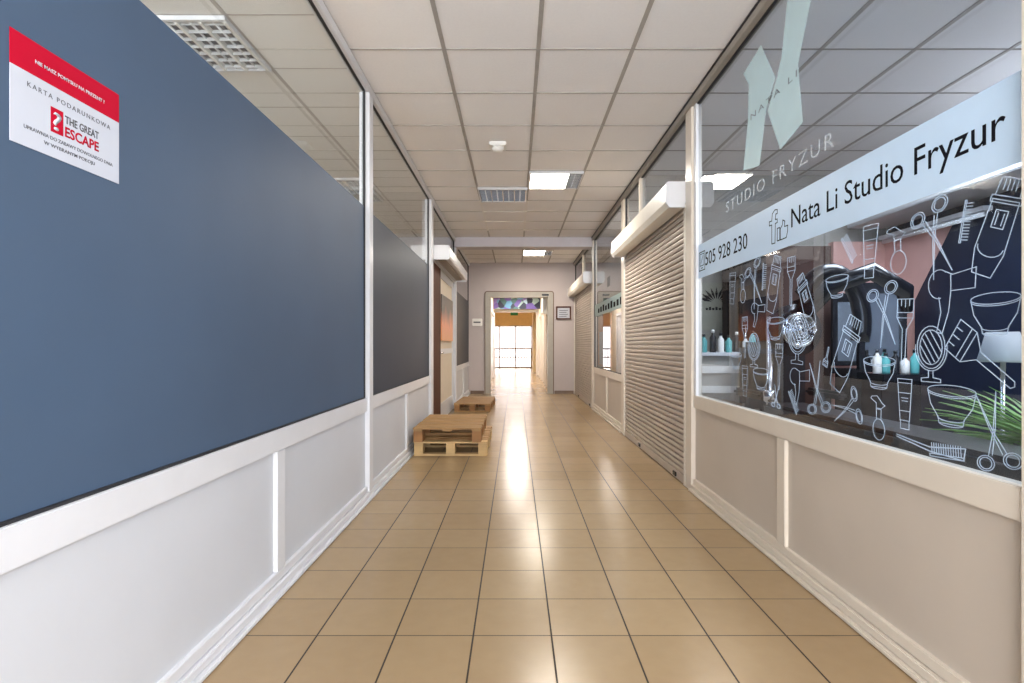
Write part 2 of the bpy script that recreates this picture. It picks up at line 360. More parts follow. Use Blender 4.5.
# left doorway: brown jamb and light door leaf with poster; transom above
d = thing('door_1', (XL-0.05, 8.2, 0), kind=S)
b = MB(); b.box(XL-0.08, XL-0.005, 6.92, 7.72, 0.0, 2.2, 0.004); b.build('side_panel', M_['brown'], d, label='dark brown wooden side panel')
b = MB(); X0, X1 = XL-0.07, XL-0.03
for r in ((7.74, 7.84, 0, 2.2), (9.40, 9.5, 0, 2.2), (7.84, 9.40, 2.1, 2.2), (7.84, 9.40, 0, 0.25), (7.84, 9.40, 0.98, 1.06)): b.box(X0, X1, *r)
b.build('door_frame', M_['whiteframe'], d)
b = MB(); b.box(XL-0.055, XL-0.045, 7.84, 9.40, 0.25, 0.98); b.box(XL-0.055, XL-0.045, 7.84, 9.40, 1.06, 2.1); b.build('door_panel', M_['far'], d)
b = MB(); b.box(XL-0.028, XL-0.015, 7.90, 9.3, 1.18, 1.86); b.build('poster', M_['poster'], d, label='poster with dark top and orange lower half')
b = MB(); b.tube([(XL-0.03, 7.79, 1.0), (XL+0.01, 7.79, 1.0), (XL+0.01, 7.89, 1.0)], 0.009); b.build('door_handle', M_['chrome'], d)
wn = thing('window_4', (XL-0.03, 8.2, 2.23), kind=S)
pane(wn, XL, 1, 6.92, 9.5, 2.25, TOPR, M_['glass']); gasket(wn, XL, 1, 6.92, 9.5, 2.25, TOPR)
post(wn, XL, 1, 6.92, 9.5, 2.205, 2.25, M_['whiteframe'], 0, 'rail')

# shutter box over the left door
t = thing('shutter_housing', (XL+0.12, 8.1, 2.2), 'slim white shutter housing mounted above the brown door on the left wall', 'shutter housing')
prof = [(0, 2.21), (0.0, 2.385), (0.185, 2.385), (0.205, 2.365), (0.205, 2.255), (0.19, 2.235), (0.15, 2.235), (0.15, 2.25), (0.02, 2.25), (0.02, 2.21)]
b = MB(); b.prism(prof, 6.92, 9.38, lambda u, v, k: (XL+0.017+u, k, v)); b.build('casing', M_['whiteframe'], t)
b = MB()
for k in range(4): b.box(XL+0.045+0.026*k, XL+0.058+0.026*k, 6.98, 9.3, 2.222, 2.2495)
b.build('curtain_slats', M_['slat'], t)
b = MB(); b.prism([(0, 2.206), (0, 2.389), (0.188, 2.389), (0.209, 2.367), (0.209, 2.25), (0.19, 2.206)], 6.905, 6.919, lambda u, v, k: (XL+0.017+u, k, v)); b.build('end_cap', M_['whiteframe'], t)
b = MB(); b.prism([(0, 2.206), (0, 2.389), (0.188, 2.389), (0.209, 2.367), (0.209, 2.25), (0.19, 2.206)], 9.381, 9.395, lambda u, v, k: (XL+0.017+u, k, v)); b.build('end_cap', M_['whiteframe'], t)

# gift card poster on the blue film
YA, YB = 1.157, 1.475
t = thing('gift_card_poster', (XL-0.02, (YA+YB)/2, 1.5530), 'red and white gift card poster stuck on the blue shop window', 'poster')
b = MB(); b.box(XL-0.0205, XL-0.019, YA, YB, 1.5530, 1.7190); b.build('paper', M_['paper'], t)
b = MB(); b.box(XL-0.0205, XL-0.019, YA, YB, 1.7190, 1.7954); b.build('header_band', M_['red'], t, label='crimson header band')
xs = XL-0.0189
mid = (YA+YB)/2+0.004
text('NIE MASZ POMYSŁU NA PREZENT ?', t, 'printed_text', M_['paper'], 'L', xs, mid, 1.7485, 0.205, 0.0085, bold=0.018, centre=True, depth=0.0004)
text('KARTA PODARUNKOWA', t, 'printed_text', M_['greyink'], 'L', xs, mid, 1.6874, 0.245, 0.0115, bold=0.0, centre=True, spacing=1.35, depth=0.0004)
text('THE GREAT', t, 'printed_text', M_['greyink'], 'L', xs, mid-0.022, 1.6467, 0.105, 0.019, bold=0.018, depth=0.0004)
text('ESCAPE', t, 'printed_text', M_['red'], 'L', xs, mid-0.022, 1.6151, 0.105, 0.024, bold=0.025, depth=0.0004)
b = MB(); b.box(xs-0.0001, xs+0.0003, mid-0.062, mid-0.027, 1.6120, 1.6701); b.build('logo_square', M_['red'], t)
text('?', t, 'printed_text', M_['paper'], 'L', xs+0.0004, mid-0.056, 1.6192, 0.024, 0.043, bold=0.008, depth=0.0004)
text('UPRAWNIA DO ZABAWY DOWOLNEGO DNIA', t, 'printed_text', M_['greyink'], 'L', xs, mid, 1.5927, 0.262, 0.0085, bold=0.005, centre=True, depth=0.0004)
text('W WYBRANYM POKOJU', t, 'printed_text', M_['greyink'], 'L', xs, mid-0.005, 1.5754, 0.150, 0.0085, bold=0.005, centre=True, depth=0.0004)

# ------------------------------------------------------------------ right: salon window
lower_panels('R', -1.9, 4.15, (2.76, 0.2), M_['cream'], M_['creamframe'], 'wall_right', 'baseboard_right', '')
YW0, YW1 = 1.44, 4.10
w5 = thing('window_5', (XR+0.03, (YW0+YW1)/2, SILL), kind=S)
gp = pane(w5, XR, -1, YW0, YW1, SILL-0.012, TOPR, M_['glassR'])
gasket(w5, XR, -1, YW0, YW1, SILL-0.012, TOPR)
b = MB(); b.box(XR-0.012, XR+0.06, 1.33, 1.437, 0.0585, TOPR, 0.004); b.build('trim_6', M_['creamframe'], kind=S)
b = MB(); b.box(XR-0.014, XR+0.07, 4.12, 4.262, 0, TOPR, 0.004); b.build('trim_7', M_['creamframe'], kind=S)
b = MB(); b.box(XR+0.004, XR+0.024, 4.066, 4.119, SILL, TOPR); b.build('window_bead', M_['whiteframe'], w5)
b = MB(); b.box(XR-0.022, XR+0.05, -1.9, 12.4, TOPR, CZ-0.007, 0.004); b.build('trim_8', M_['rail'], kind=S)
b = MB(); b.box(XR-0.028, XR-0.0225, -1.9, 12.4, CZ-0.022, CZ-0.007); b.build('trim_9', M_['gasket'], kind=S)
# glass beside/behind camera
w9 = thing('window_9', (XR+0.03, -0.7, SILL), kind=S)
pane(w9, XR, -1, -1.9, 1.35, SILL, TOPR, M_['glassR'])

GX = XR+0.0238   # corridor face of the salon glass
def onR(px, py): return rightp(px, py, GX)
b = MB(); b.box(GX-0.0008, GX-0.0001, YW0+0.008, 4.065, 1.612, 1.862); band = b.build('sign_band', M_['sign'], w5, label='ice blue sign band across the salon window')
xs = GX-0.0009
def ytext(body, pxa, pxb, pya, h, bold=0.0, m='ink', name='printed_text', sp=1.0, par=None):
    ya, z = onR(pxa, pya); yb, _ = onR(pxb, pya)
    return text(body, par or w5, name, M_[m], 'R', xs, ya, z, ya-yb, h, bold=bold, depth=0.0006, spacing=sp)
ytext('505 928 230', 705.5, 747.5, 0, 0.098).location.z += 0
def setz(o, z):
    zs = [v.co.z for v in o.data.vertices]; o.data.transform(Matrix.Translation((0, 0, z-wloc(w5).z-min(zs))))
T = [o for o in bpy.data.objects if o.name.startswith('printed_text') and o.parent == w5]
setz(T[-1] if len(T) == 1 else T[0], 1.688)
o = ytext('Nata Li Studio Fryzur', 791.5, 1006, 0, 0.098); setz(o, 1.668)

def ribbon(b, pts, wd=0.0035, closed=False):
    P = [Vector(p) for p in pts]
    if closed: P.append(P[0])
    for A, B in zip(P, P[1:]):
        dd = B-A
        if dd.length < 1e-5: continue
        n = Vector((-dd.y, dd.x)).normalized()*wd/2; e = dd.normalized()*wd*0.35
        q = [A-e+n, A-e-n, B+e-n, B+e+n]
        b.prism([(v.x, v.y) for v in q], xs+0.0, xs-0.0006, lambda u, v, t: (t, u, v))
def pxpoly(pts): return [onR(*p) for p in pts]
# phone icon and thumb icon
b = MB()
def rr(y0, y1, z0, z1): return [(y0, z0), (y1, z0), (y1, z1), (y0, z1)]
ribbon(b, rr(4.05, 3.93, 1.665, 1.80), 0.006, True); ribbon(b, rr(4.03, 3.95, 1.70, 1.785), 0.005, True); ribbon(b, [(4.005, 1.682), (3.975, 1.682)], 0.006)
ribbon(b, [(4.01, 1.72), (3.97, 1.77)], 0.005); b.build('telephone_icon', M_['ink'], w5)
b = MB()
ribbon(b, pxpoly([(772, 244), (772, 225), (769.5, 226), (769.5, 222), (772, 221), (772.5, 214), (775, 210), (777.5, 209.5), (777.5, 213.5), (776, 214), (775.5, 219.5), (777.5, 219), (777.5, 222.5), (775.5, 223.5), (775.2, 243)]), 0.005, True)
ribbon(b, pxpoly([(777.5, 228.5), (780, 227.5), (780, 240), (777.5, 241)]), 0.005, True)
ribbon(b, pxpoly([(780.5, 240), (780.5, 229), (782.5, 225), (783, 220), (785, 221), (784.8, 226.5), (788, 225.2), (787.8, 231), (786.5, 237.5)]), 0.005, True)
b.build('thumb_icon', M_['ink'], w5)

# translucent logo and lettering high on the glass
b = MB()
def poly(b, pts): b.prism(pts, xs, xs-0.0006, lambda u, v, t: (t, u, v))
cx = lambda pts: pxpoly([(700+u*0.322, v*0.322) for u, v in pts])
poly(b, cx([(135, 230), (190, 140), (235, 240), (205, 345), (185, 515), (135, 530), (150, 370), (152, 262)]))
p2 = cx([(210, 345), (240, 240), (255, 170), (272, 0), (345, 0), (305, 200), (320, 380), (250, 465)])
poly(b, p2)
b.build('window_logo', M_['mint'], w5, label='translucent mint letter N logo')
o = text('NATA LI', w5, 'printed_text', M_['greyink'], 'R', xs-0.001, onR(751, 100)[0], 2.425, 0.52, 0.035, depth=0.0005, spacing=1.4)
o = text('STUDIO FRYZUR', w5, 'printed_text', M_['frost'], 'R', xs, onR(726, 100)[0], 1.975, 1.2, 0.072, depth=0.0005, spacing=1.25)

# ---- salon line drawings
def circ(cx_, cy_, rx, ry=None, n=22, a0=0, a1=360):
    ry = ry or rx
    return [(cx_+rx*math.cos(math.radians(a0+(a1-a0)*k/n)), cy_+ry*math.sin(math.radians(a0+(a1-a0)*k/n))) for k in range(n+1)]
D = {}
D['scissors'] = dict(l=[circ(-.13, .10, .085, .10), circ(.13, .12, .085, .10), circ(-.13, .10, .06, .075), circ(.13, .12, .06, .075),
    [(-.09, .19), (.0, .50), (.10, 1.0), (.03, .55), (-.05, .2)], [(.09, .21), (.0, .50), (-.10, 1.0), (-.03, .55), (.05, .2)]])
D['bowl'] = dict(l=[circ(0, .86, .60, .13), circ(0, .82, .60, .13, a0=180, a1=360), [(-.60, .86), (-.52, .5), (-.32, .2), (-.30, .06), (.30, .06), (.32, .2), (.52, .5), (.60, .86)], circ(0, .2, .33, .08, a0=180, a1=360), circ(0, .07, .30, .07, a0=180, a1=360)])
D['mirror'] = dict(l=[circ(0, .62, .36, .38), circ(0, .62, .29, .31), circ(0, .60, .41, .40, a0=170, a1=370), [(-.06, .20), (-.06, .08), (-.25, .06), (-.25, 0), (.25, 0), (.25, .06), (.06, .08), (.06, .20)],
    [(-.22, .78), (.10, .36)], [(-.14, .86), (.2, .42)], [(-.02, .92), (.27, .54)], [(-.28, .66), (0, .32)]])
D['brush'] = dict(l=[[(-.14, 1), (.14, 1), (.14, .72), (-.14, .72), (-.14, 1)], [(-.14, .80), (.14, .80)], [(-.14, .72), (-.035, .55), (-.03, .03), (0, 0), (.03, .03), (.035, .55), (.14, .72)],
    [(-.07, 1), (-.07, .90)], [(0, 1), (0, .88)], [(.07, 1), (.07, .90)]])
D['clipper'] = dict(l=[[(-.13, .78), (-.15, .25), (-.10, .0), (.10, .0), (.15, .25), (.13, .78), (-.13, .78)], [(-.15, .82), (.15, .82), (.15, .75), (-.15, .75), (-.15, .82)], [(-.12, .82), (-.10, 1), (.10, 1), (.12, .82)],
    [(-.06, .68), (.06, .68), (.06, .50), (-.06, .50), (-.06, .68)], [(-.03, .65), (-.03, .53)], [(.03, .65), (.03, .53)], circ(0, .3, .13, .10, a0=180, a1=360, n=10)]+[[(u, .88), (u, 1)] for u in (-.06, -.02, .02, .06)])
D['tube'] = dict(l=[[(-.20, 1), (.20, 1), (.13, .17), (-.13, .17), (-.20, 1)], [(-.19, .92), (.19, .92)], [(-.12, .17), (-.12, 0), (.12, 0), (.12, .17)], [(-.17, .72), (.17, .72)], [(-.14, .36), (.14, .36)], [(-.09, .62), (.09, .62)], [(-.08, .56), (.08, .56)]])
D['spray'] = dict(l=[circ(0, .24, .19, .24), [(-.07, .46), (-.08, .70), (.08, .70), (.07, .46)], [(-.26, .93), (-.22, .98), (-.05, 1.0), (.12, .84), (.20, .80), (.14, .76), (.08, .72), (-.08, .72), (-.08, .84), (-.26, .93)]])
D['dryer'] = dict(l=[[(-.45, .95), (-.05, .90), (.12, .98)], circ(.20, .78, .20, .22, a0=-100, a1=130), [(-.45, .95), (-.43, .66), (-.02, .66)], [(-.02, .90), (-.02, .66)], [(-.02, .66), (.02, .35), (.14, .02), (.24, .05), (.16, .35), (.20, .58)]])
D['comb'] = dict(l=[[(-.10, 1.0), (-.10, 0), (-.06, 0), (-.06, 1.0), (-.10, 1.0)]]+[[(-.06, k/14), (.10, k/14)] for k in range(1, 14)])
NAMES = {'scissors': 'scissors_drawing', 'bowl': 'bowl_drawing', 'mirror': 'hand_mirror_drawing', 'brush': 'tint_brush_drawing', 'clipper': 'hair_clipper_drawing', 'tube': 'cream_tube_drawing', 'spray': 'spray_bottle_drawing', 'dryer': 'hair_dryer_drawing', 'comb': 'comb_drawing'}
def icon(kind, base, tip, wmul=1.0, flip=1, lw=0.0026):
    A = Vector(onR(*base)); B = Vector(onR(*tip)); ax = B-A; h = ax.length; up = ax/h; rt = Vector((up.y, -up.x)) if True else None
    b = MB()
    # viewer's right is -Y
    for pl in D[kind]['l']:
        ribbon(b, [A+up*v*h-rt*(-u)*flip*h*wmul*-1 for u, v in pl], lw)
    return b.build(NAMES[kind], M_['chalk'], w5)
ICONS = [
 ('clipper', (981, 275), (1014, 178), 1.26), ('comb', (963, 243), (970, 200), 1.20), ('scissors', (927, 205), (943, 275), 1.55),
 ('dryer', (950, 335), (950, 268), 1.04, -1), ('bowl', (995, 336), (995, 292), 1.08), ('mirror', (931, 382), (931, 326), 0.90),
 ('brush', (1015, 387), (953, 334), 1.50), ('bowl', (951, 427), (951, 385), 1.20), ('tube', (905, 429), (905, 379), 1.00),
 ('comb', (964, 454), (930, 449), 1.60), ('scissors', (1001, 471), (986, 393), 1.55), ('spray', (879, 440), (879, 396), 1.05),
 ('bowl', (879, 389), (879, 356), 1.20), ('spray', (899, 274), (897, 226), 1.20), ('tube', (869, 278), (871, 225), 1.10),
 ('scissors', (881, 285), (888, 346), 1.71), ('brush', (903, 366), (906, 299), 1.20), ('clipper', (835, 388), (856, 318), 1.21),
 ('bowl', (837, 298), (837, 275), 1.38), ('comb', (855, 260), (844, 236), 1.60), ('clipper', (813, 326), (800, 276), 1.10),
 ('mirror', (797, 364), (798, 314), 0.90), ('brush', (791, 306), (791.5, 257), 1.10), ('clipper', (770, 312), (778, 256), 1.21),
 ('comb', (764, 290), (765, 263), 1.50), ('scissors', (752, 263), (758, 306), 1.86), ('spray', (743, 303), (743, 274), 1.10),
 ('tube', (732, 304), (733, 273), 1.20), ('dryer', (757, 328), (758, 303), 1.43, -1), ('brush', (745, 358), (745, 317), 1.10),
 ('mirror', (754, 367), (754, 333), 1.00), ('bowl', (775.5, 340), (775.5, 317), 1.32), ('bowl', (761, 390), (761, 368), 1.32),
 ('brush', (779, 390), (779.5, 344), 1.10), ('bowl', (736, 369), (736, 352), 1.32), ('tube', (745, 396), (745, 366), 1.10),
 ('dryer', (800, 406), (799, 368), 1.17, -1), ('scissors', (819.5, 414), (815, 362), 1.86), ('comb', (798, 413), (790, 390), 1.40),
 ('brush', (829, 347), (825, 366), 1.40), ('scissors', (860, 404), (833, 413), 1.86), ('scissors', (776, 408), (777, 385), 1.86),
]
for ic in ICONS: icon(*ic)
# comb handle
b = MB(); ribbon(b, pxpoly([(897, 434), (930, 447), (966, 449)]), 0.0035); ribbon(b, pxpoly([(897, 436), (930, 451), (964, 461), (966, 449)]), 0.0035); b.build('comb_handle_drawing', M_['chalk'], w5)

# ------------------------------------------------------------------ salon interior (seen through the glass)
SX, SY = 4.1, 6.0
b = MB(); b.box(XR+0.10, SX, SY, SY+0.1, 0, CZ-0.007); b.build('wall_salon_end', M_['shopwall'], kind=S)
b = MB(); b.box(SX+0.02, SX+0.12, -1.9, SY+0.1, 0, CZ-0.007); b.build('wall_salon_back', M_['shopwall'], kind=S)
b = MB(); b.box(XR+0.07, SX+0.02, -0.7, SY-0.01, 0.001, 0.012); b.build('floor_salon', M_['shopfloor'], kind=S)
b = MB(); b.box(XR+0.09, SX+0.02, -0.8, -0.7, 0, CZ-0.007); b.build('wall_salon_front', M_['shopwall'], kind=S)
def eX(px, Y=SY): return (px-VX)*Y/F
def eZ(py, Y=SY): return CAMZ+(VY-py)*Y/F
b = MB(); b.box(eX(752), eX(828), SY-0.06, SY-0.001, 0.013, 2.2); b.build('wall_panel_brown', M_['brownwall'], kind=S)
b = MB(); b.box(eX(828)+0.001, SX, SY-0.10, SY-0.001, 0.013, 2.24); b.box(SX-0.08, SX+0.019, 4.2, SY-0.101, 0.013, 2.24); b.build('wall_panel_pink', M_['pink'], kind=S)
b = MB(); b.box(SX-0.5, SX+0.019, 0.5, SY-0.102, 2.38, 2.62, 0.01); b.build('trim_10', M_['whiteframe'], kind=S)
# navy panel with slanting edge at the back wall
b = MB(); pts = [(4.90, 2.24), (0.9, 2.24), (0.9, 0.02), (5.39, 0.02), (5.39, 1.56)]
b.prism(pts, SX-0.13, SX-0.081, lambda u, v, t: (t, u, v)); o = b.build('wall_panel_navy', M_['navy'], kind=S)
b = MB(); b.box(SX-0.06, SX+0.019, 0.5, SY-0.102, 2.241, 2.379); b.build('wall_panel_navy.001', M_['navy'], kind=S)
# tube lamp over the mirrors
t = thing('wall_tube_lamp', (SX-0.18, 5.15, 2.19), 'long white tube lamp on the salon wall above the pink panel', 'lamp')
b = MB(); b.box(SX-0.22, SX-0.132, 4.5, 5.80, 2.235, 2.275, 0.004); b.build('housing', M_['whiteframe'], t)
b = MB(); b.tube([(SX-0.18, 4.53, 2.212), (SX-0.18, 5.77, 2.212)], 0.022); b.build('tube', M_['tubeoff'], t)
# black tall cabinet
t = thing('tall_cabinet', (2.39, 5.7, 0.012), 'tall black cabinet against the salon end wall beside the brown panel', 'cabinet')
b = MB(); b.box(2.26, 2.52, 5.45, 5.93, 0.012, 2.1, 0.006); b.build('body', M_['ink'], t)
b = MB(); b.box(2.27, 2.51, 5.43, 5.449, 0.06, 2.08, 0.003); b.build('door', M_['ink'], t)
b = MB(); b.tube([(2.30, 5.42, 1.0), (2.30, 5.42, 1.3)], 0.008); b.build('handle', M_['chrome'], t)
# sign on the far wall
t = thing('wall_sign', (2.15, SY-0.01, 1.5), 'pale sign with a dark flower logo on the salon end wall', 'sign')
b = MB(); b.box(2.0, 2.41, SY-0.012, SY-0.002, 1.28, 1.80); b.build('board', mat('pale_olive_board', (0.42, 0.42, 0.34), 0.5), t)
b = MB()
for k in range(9):
    a = math.radians(20+k*17.5); c0 = Vector((2.22, 1.58)); dr = Vector((math.cos(a), math.sin(a)*0.8)); n = Vector((-dr.y, dr.x))*0.018
    q = [c0+dr*.05, c0+dr*.13+n, c0+dr*.22, c0+dr*.13-n]; b.prism([(v.x, v.y) for v in q], SY-0.013, SY-0.0155, lambda u, v, t_: (u, t_, v))
b.build('logo', M_['ink'], t)
b = MB()
for k in range(7): b.box(2.10+k*0.036, 2.125+k*0.036, SY-0.0155, SY-0.013, 1.50, 1.525+0.01*(k % 2))
b.build('lettering', M_['ink'], t)
# reception desk with white stripes
t = thing('reception_desk', (2.0, 5.2, 0.012), 'grey reception desk with two white stripes behind the salon glass', 'desk')
b = MB(); b.box(1.60, 2.12, 4.7, 5.4, 0.012, 1.02, 0.006); b.build('body', M_['shopwall'], t)
b = MB(); b.box(1.57, 2.15, 4.66, 5.44, 1.02, 1.05, 0.004); b.build('desk_top', M_['whiteframe'], t)
for z in (0.872, 0.70):
    b = MB(); b.box(1.60, 2.05, 4.68, 4.699, z, z+0.06); b.build('stripe', M_['plastic'], t, label='white stripe')
places = [(1.66, 'teal', .16), (1.74, 'black', .2), (1.81, 'plastic', .17), (1.88, 'teal', .15), (1.95, 'black', .18), (2.03, 'plastic', .14), (2.09, 'teal', .19)]
desc = ['teal product bottle at the window end of the reception desk', 'tall black bottle second from the window on the reception desk', 'white bottle third from the window on the reception desk', 'teal bottle in the middle of the reception desk', 'black bottle right of centre on the reception desk', 'short white bottle near the inner end of the reception desk', 'tall teal bottle at the inner end of the reception desk']
for (x, mm, h), ds in zip(places, desc):
    t = thing('bottle', (x, 4.78, 1.05), ds, 'bottle', 'bottles on the reception desk')
    b = MB(); b.lathe((x, 4.78, 1.05), [(.026, 0), (.028, .01), (.028, h*.65), (.012, h*.78), (.012, h*.86)], 14); b.build('body', M_[mm], t)
    b = MB(); b.lathe((x, 4.78, 1.05+h*.86), [(.014, 0), (.014, h*.14)], 12); b.build('cap', M_['black' if mm != 'black' else 'plastic'], t)

# black shelf + styling station in front of pink wall
def station(x0, x1, y, label):
    t = thing('styling_station', ((x0+x1)/2, y, 0.012), label, 'styling station', 'styling stations along the pink wall')
    b = MB(); f = 0.05
    for r in ((x0, x0+f, 0.9, 1.65), (x1-f, x1, 0.9, 1.65), (x0+f, x1-f, 1.56, 1.65), (x0+f, x1-f, 0.9, 0.95)): b.box(r[0], r[1], y, y+0.04, r[2], r[3])
    b.build('mirror_frame', M_['black'], t)
    b = MB(); b.box(x0+f, x1-f, y+0.015, y+0.03, 0.95, 1.56); b.build('mirror', M_['mirror'], t)
    b = MB(); b.box(x0, x1, y-0.3, y+0.04, 0.82, 0.88, 0.005); b.build('shelf', M_['black'], t)
    b = MB(); b.box(x0+.04, x1-.04, y-0.22, y+0.04, 0.012, 0.819, 0.005); b.build('cabinet', M_['black'], t)
    return t
station(3.28, 3.64, 5.6, 'black styling station with a mirror, farther one by the pink wall')
station(2.95, 3.36, 4.65, 'black styling station with a mirror, nearer one in the salon')
bt = [(2.99, 'plastic', .2), (3.06, 'teal', .17), (3.14, 'black', .19), (3.22, 'plastic', .15), (3.30, 'teal', .2)]
bd = ['white bottle at the left end of the nearer styling shelf', 'teal bottle second from the left on the nearer styling shelf', 'black bottle in the middle of the nearer styling shelf', 'small white bottle right of centre on the nearer styling shelf', 'teal bottle at the right end of the nearer styling shelf']
for (x, mm, h), ds in zip(bt, bd):
    t = thing('bottle', (x, 4.48, 0.88), ds, 'bottle', 'bottles on the styling shelf')
    b = MB(); b.lathe((x, 4.48, 0.88), [(.03, 0), (.032, .01), (.032, h*.65), (.012, h*.78), (.012, h*.86)], 14); b.build('body', M_[mm], t)
    b = MB(); b.lathe((x, 4.48, 0.88+h*.86), [(.015, 0), (.015, h*.14)], 12); b.build('cap', M_['black'], t)

# hood dryer (curved black arms, round silver fan) on chrome stand
Y0 = 3.55; hx = eX(770, Y0)
t = thing('hood_dryer', (hx, Y0, 0.012), 'black hair processor with curved arms and round silver fan on a chrome stand', 'hood dryer')
b = MB()
for k in range(5):
    a = 2*math.pi*k/5+.3; b.tube([(hx, Y0, .10), (hx+.27*math.cos(a), Y0+.27*math.sin(a), .06)], [.022, .014]); b.lathe((hx+.27*math.cos(a), Y0+.27*math.sin(a), 0.012), [(.012, 0), (.02, .01), (.02, .035), (.01, .045)], 10)
b.build('base', M_['black'], t)
b = MB(); b.tube([(hx, Y0, .08), (hx, Y0, 1.30)], 0.022, 14); b.lathe((hx, Y0, .74), [(.03, 0), (.04, .01), (.04, .07), (.03, .08)]); b.build('pole', M_['chrome'], t)
b = MB(); Xa = eX(830, Y0)
cz_ = eZ(322, Y0)
b.tube([(hx+.0, Y0, 1.28)]+[(Xa+0.21*math.cos(math.radians(a)), Y0, cz_+.33*math.sin(math.radians(a))) for a in range(170, -30, -12)], [.03]+[.055]*17, 14)
b.build('arm', M_['black'], t)
b = MB()
b.tube([(eX(800, Y0), Y0-.05, eZ(315, Y0)), (eX(812, Y0), Y0-.2, eZ(290, Y0)), (eX(840, Y0), Y0-.32, eZ(278, Y0)), (eX(872, Y0), Y0-.3, eZ(295, Y0)), (eX(885, Y0), Y0-.2, eZ(312, Y0))], [.05, .055, .055, .05, .03], 14)
b.build('arm', M_['black'], t)
dx, dz = eX(798, Y0-.1), eZ(330, Y0-.1)
b = MB()
b.tube([(dx+.02, Y0-.035, dz), (dx+.02, Y0+.03, dz)], .17, 24); b.build('hood_shell', M_['black'], t); b = MB()
ring = lambda r, yy, n=26: [(dx+r*math.cos(2*math.pi*k/n), yy, dz+r*math.sin(2*math.pi*k/n)) for k in range(n+1)]
b.tube(ring(.10, Y0-.12), .012, 8)
for r in (.03, .05, .07, .085): b.tube(ring(r, Y0-.125), .004, 6)
for k in range(12):
    a = math.pi*k/6; b.tube([(dx+.02*math.cos(a), Y0-.125, dz+.02*math.sin(a)), (dx+.1*math.cos(a), Y0-.125, dz+.1*math.sin(a))], .003, 6)
b.tube([(dx, Y0-.14, dz), (dx, Y0-.06, dz)], .022, 16)
b.build('fan', M_['chrome'], t, label='round silver fan grille')
b = MB(); b.tube([(dx, Y0-.105, dz), (dx, Y0-.04, dz)], .095, 24); b.build('fan_plate', M_['louvre'], t)
b = MB(); b.box(hx-.07, hx+.07, Y0-.09, Y0-.03, 0.55, 0.73, 0.01); b.build('control_box', M_['black'], t)

cx0, cy0 = 2.16, 4.3
t = thing('salon_chair', (cx0, cy0, 0.012), 'black leather hairdressing chair behind the hood dryer', 'chair')
b = MB(); b.lathe((cx0, cy0, .012), [(.26, 0), (.27, .012), (.05, .03)]); b.build('base', M_['chrome'], t)
b = MB(); b.tube([(cx0, cy0, .04), (cx0, cy0, .42)], .03, 14); b.build('pole', M_['chrome'], t)
b = MB(); b.box(cx0-.26, cx0+.26, cy0-.25, cy0+.25, .421, .56, .04); b.build('seat', M_['blackleather'], t)
b = MB(); b.box(cx0-.27, cx0+.27, cy0+.20, cy0+.32, .58, 1.14, .045); b.build('backrest', M_['blackleather'], t)
for sx in (-1, 1):
    b = MB(); b.box(cx0+sx*.30-.035, cx0+sx*.30+.035, cy0-.24, cy0+.25, .70, .76, .02); b.box(cx0+sx*.30-.02, cx0+sx*.30+.02, cy0-.03, cy0+.03, .47, .70); b.build('armrest', M_['blackleather'], t)
# long bench/shelf along the window
t = thing('window_bench', (1.57, 2.2, 0.012), 'long black upholstered bench along the inside of the salon window', 'bench')
b = MB(); b.box(XR+0.10, 1.67, 1.30, 3.15, 0.10, 0.70, 0.02); b.build('body', M_['blackleather'], t)
b = MB(); b.box(XR+0.095, 1.69, 1.28, 3.17, 0.70, 0.78, 0.02); b.build('seat', M_['blackleather'], t)
b = MB(); b.tube([(1.701, 1.3, .765), (1.701, 3.15, .765)], .009); b.build('edge_strip', M_['chrome'], t)
for y in (1.45, 3.0):
    for x in (1.52, 1.63): b = MB(); b.box(x-.02, x+.02, y-.02, y+.02, .012, .0995); b.build('foot', M_['chrome'], t)
# white translucent washbasin lamp shade
lx, ly, lz = eX(1003, 2.35), 2.35, eZ(362, 2.35)
t = thing('standing_lamp', (lx, ly, 0.012), 'standing lamp with a white tapered shade behind the plant in the salon', 'lamp')
b = MB(); b.lathe((lx, ly, lz), [(.105, 0), (.115, .01), (.075, .13), (.07, .13)], 4); b.build('shade', M_['lampw'], t)
b = MB(); b.tube([(lx, ly, .03), (lx, ly, lz+.05)], .010); b.build('pole', M_['chrome'], t)
b = MB(); b.lathe((lx, ly, .012), [(.13, 0), (.13, .015), (.02, .03)]); b.build('base', M_['black'], t)
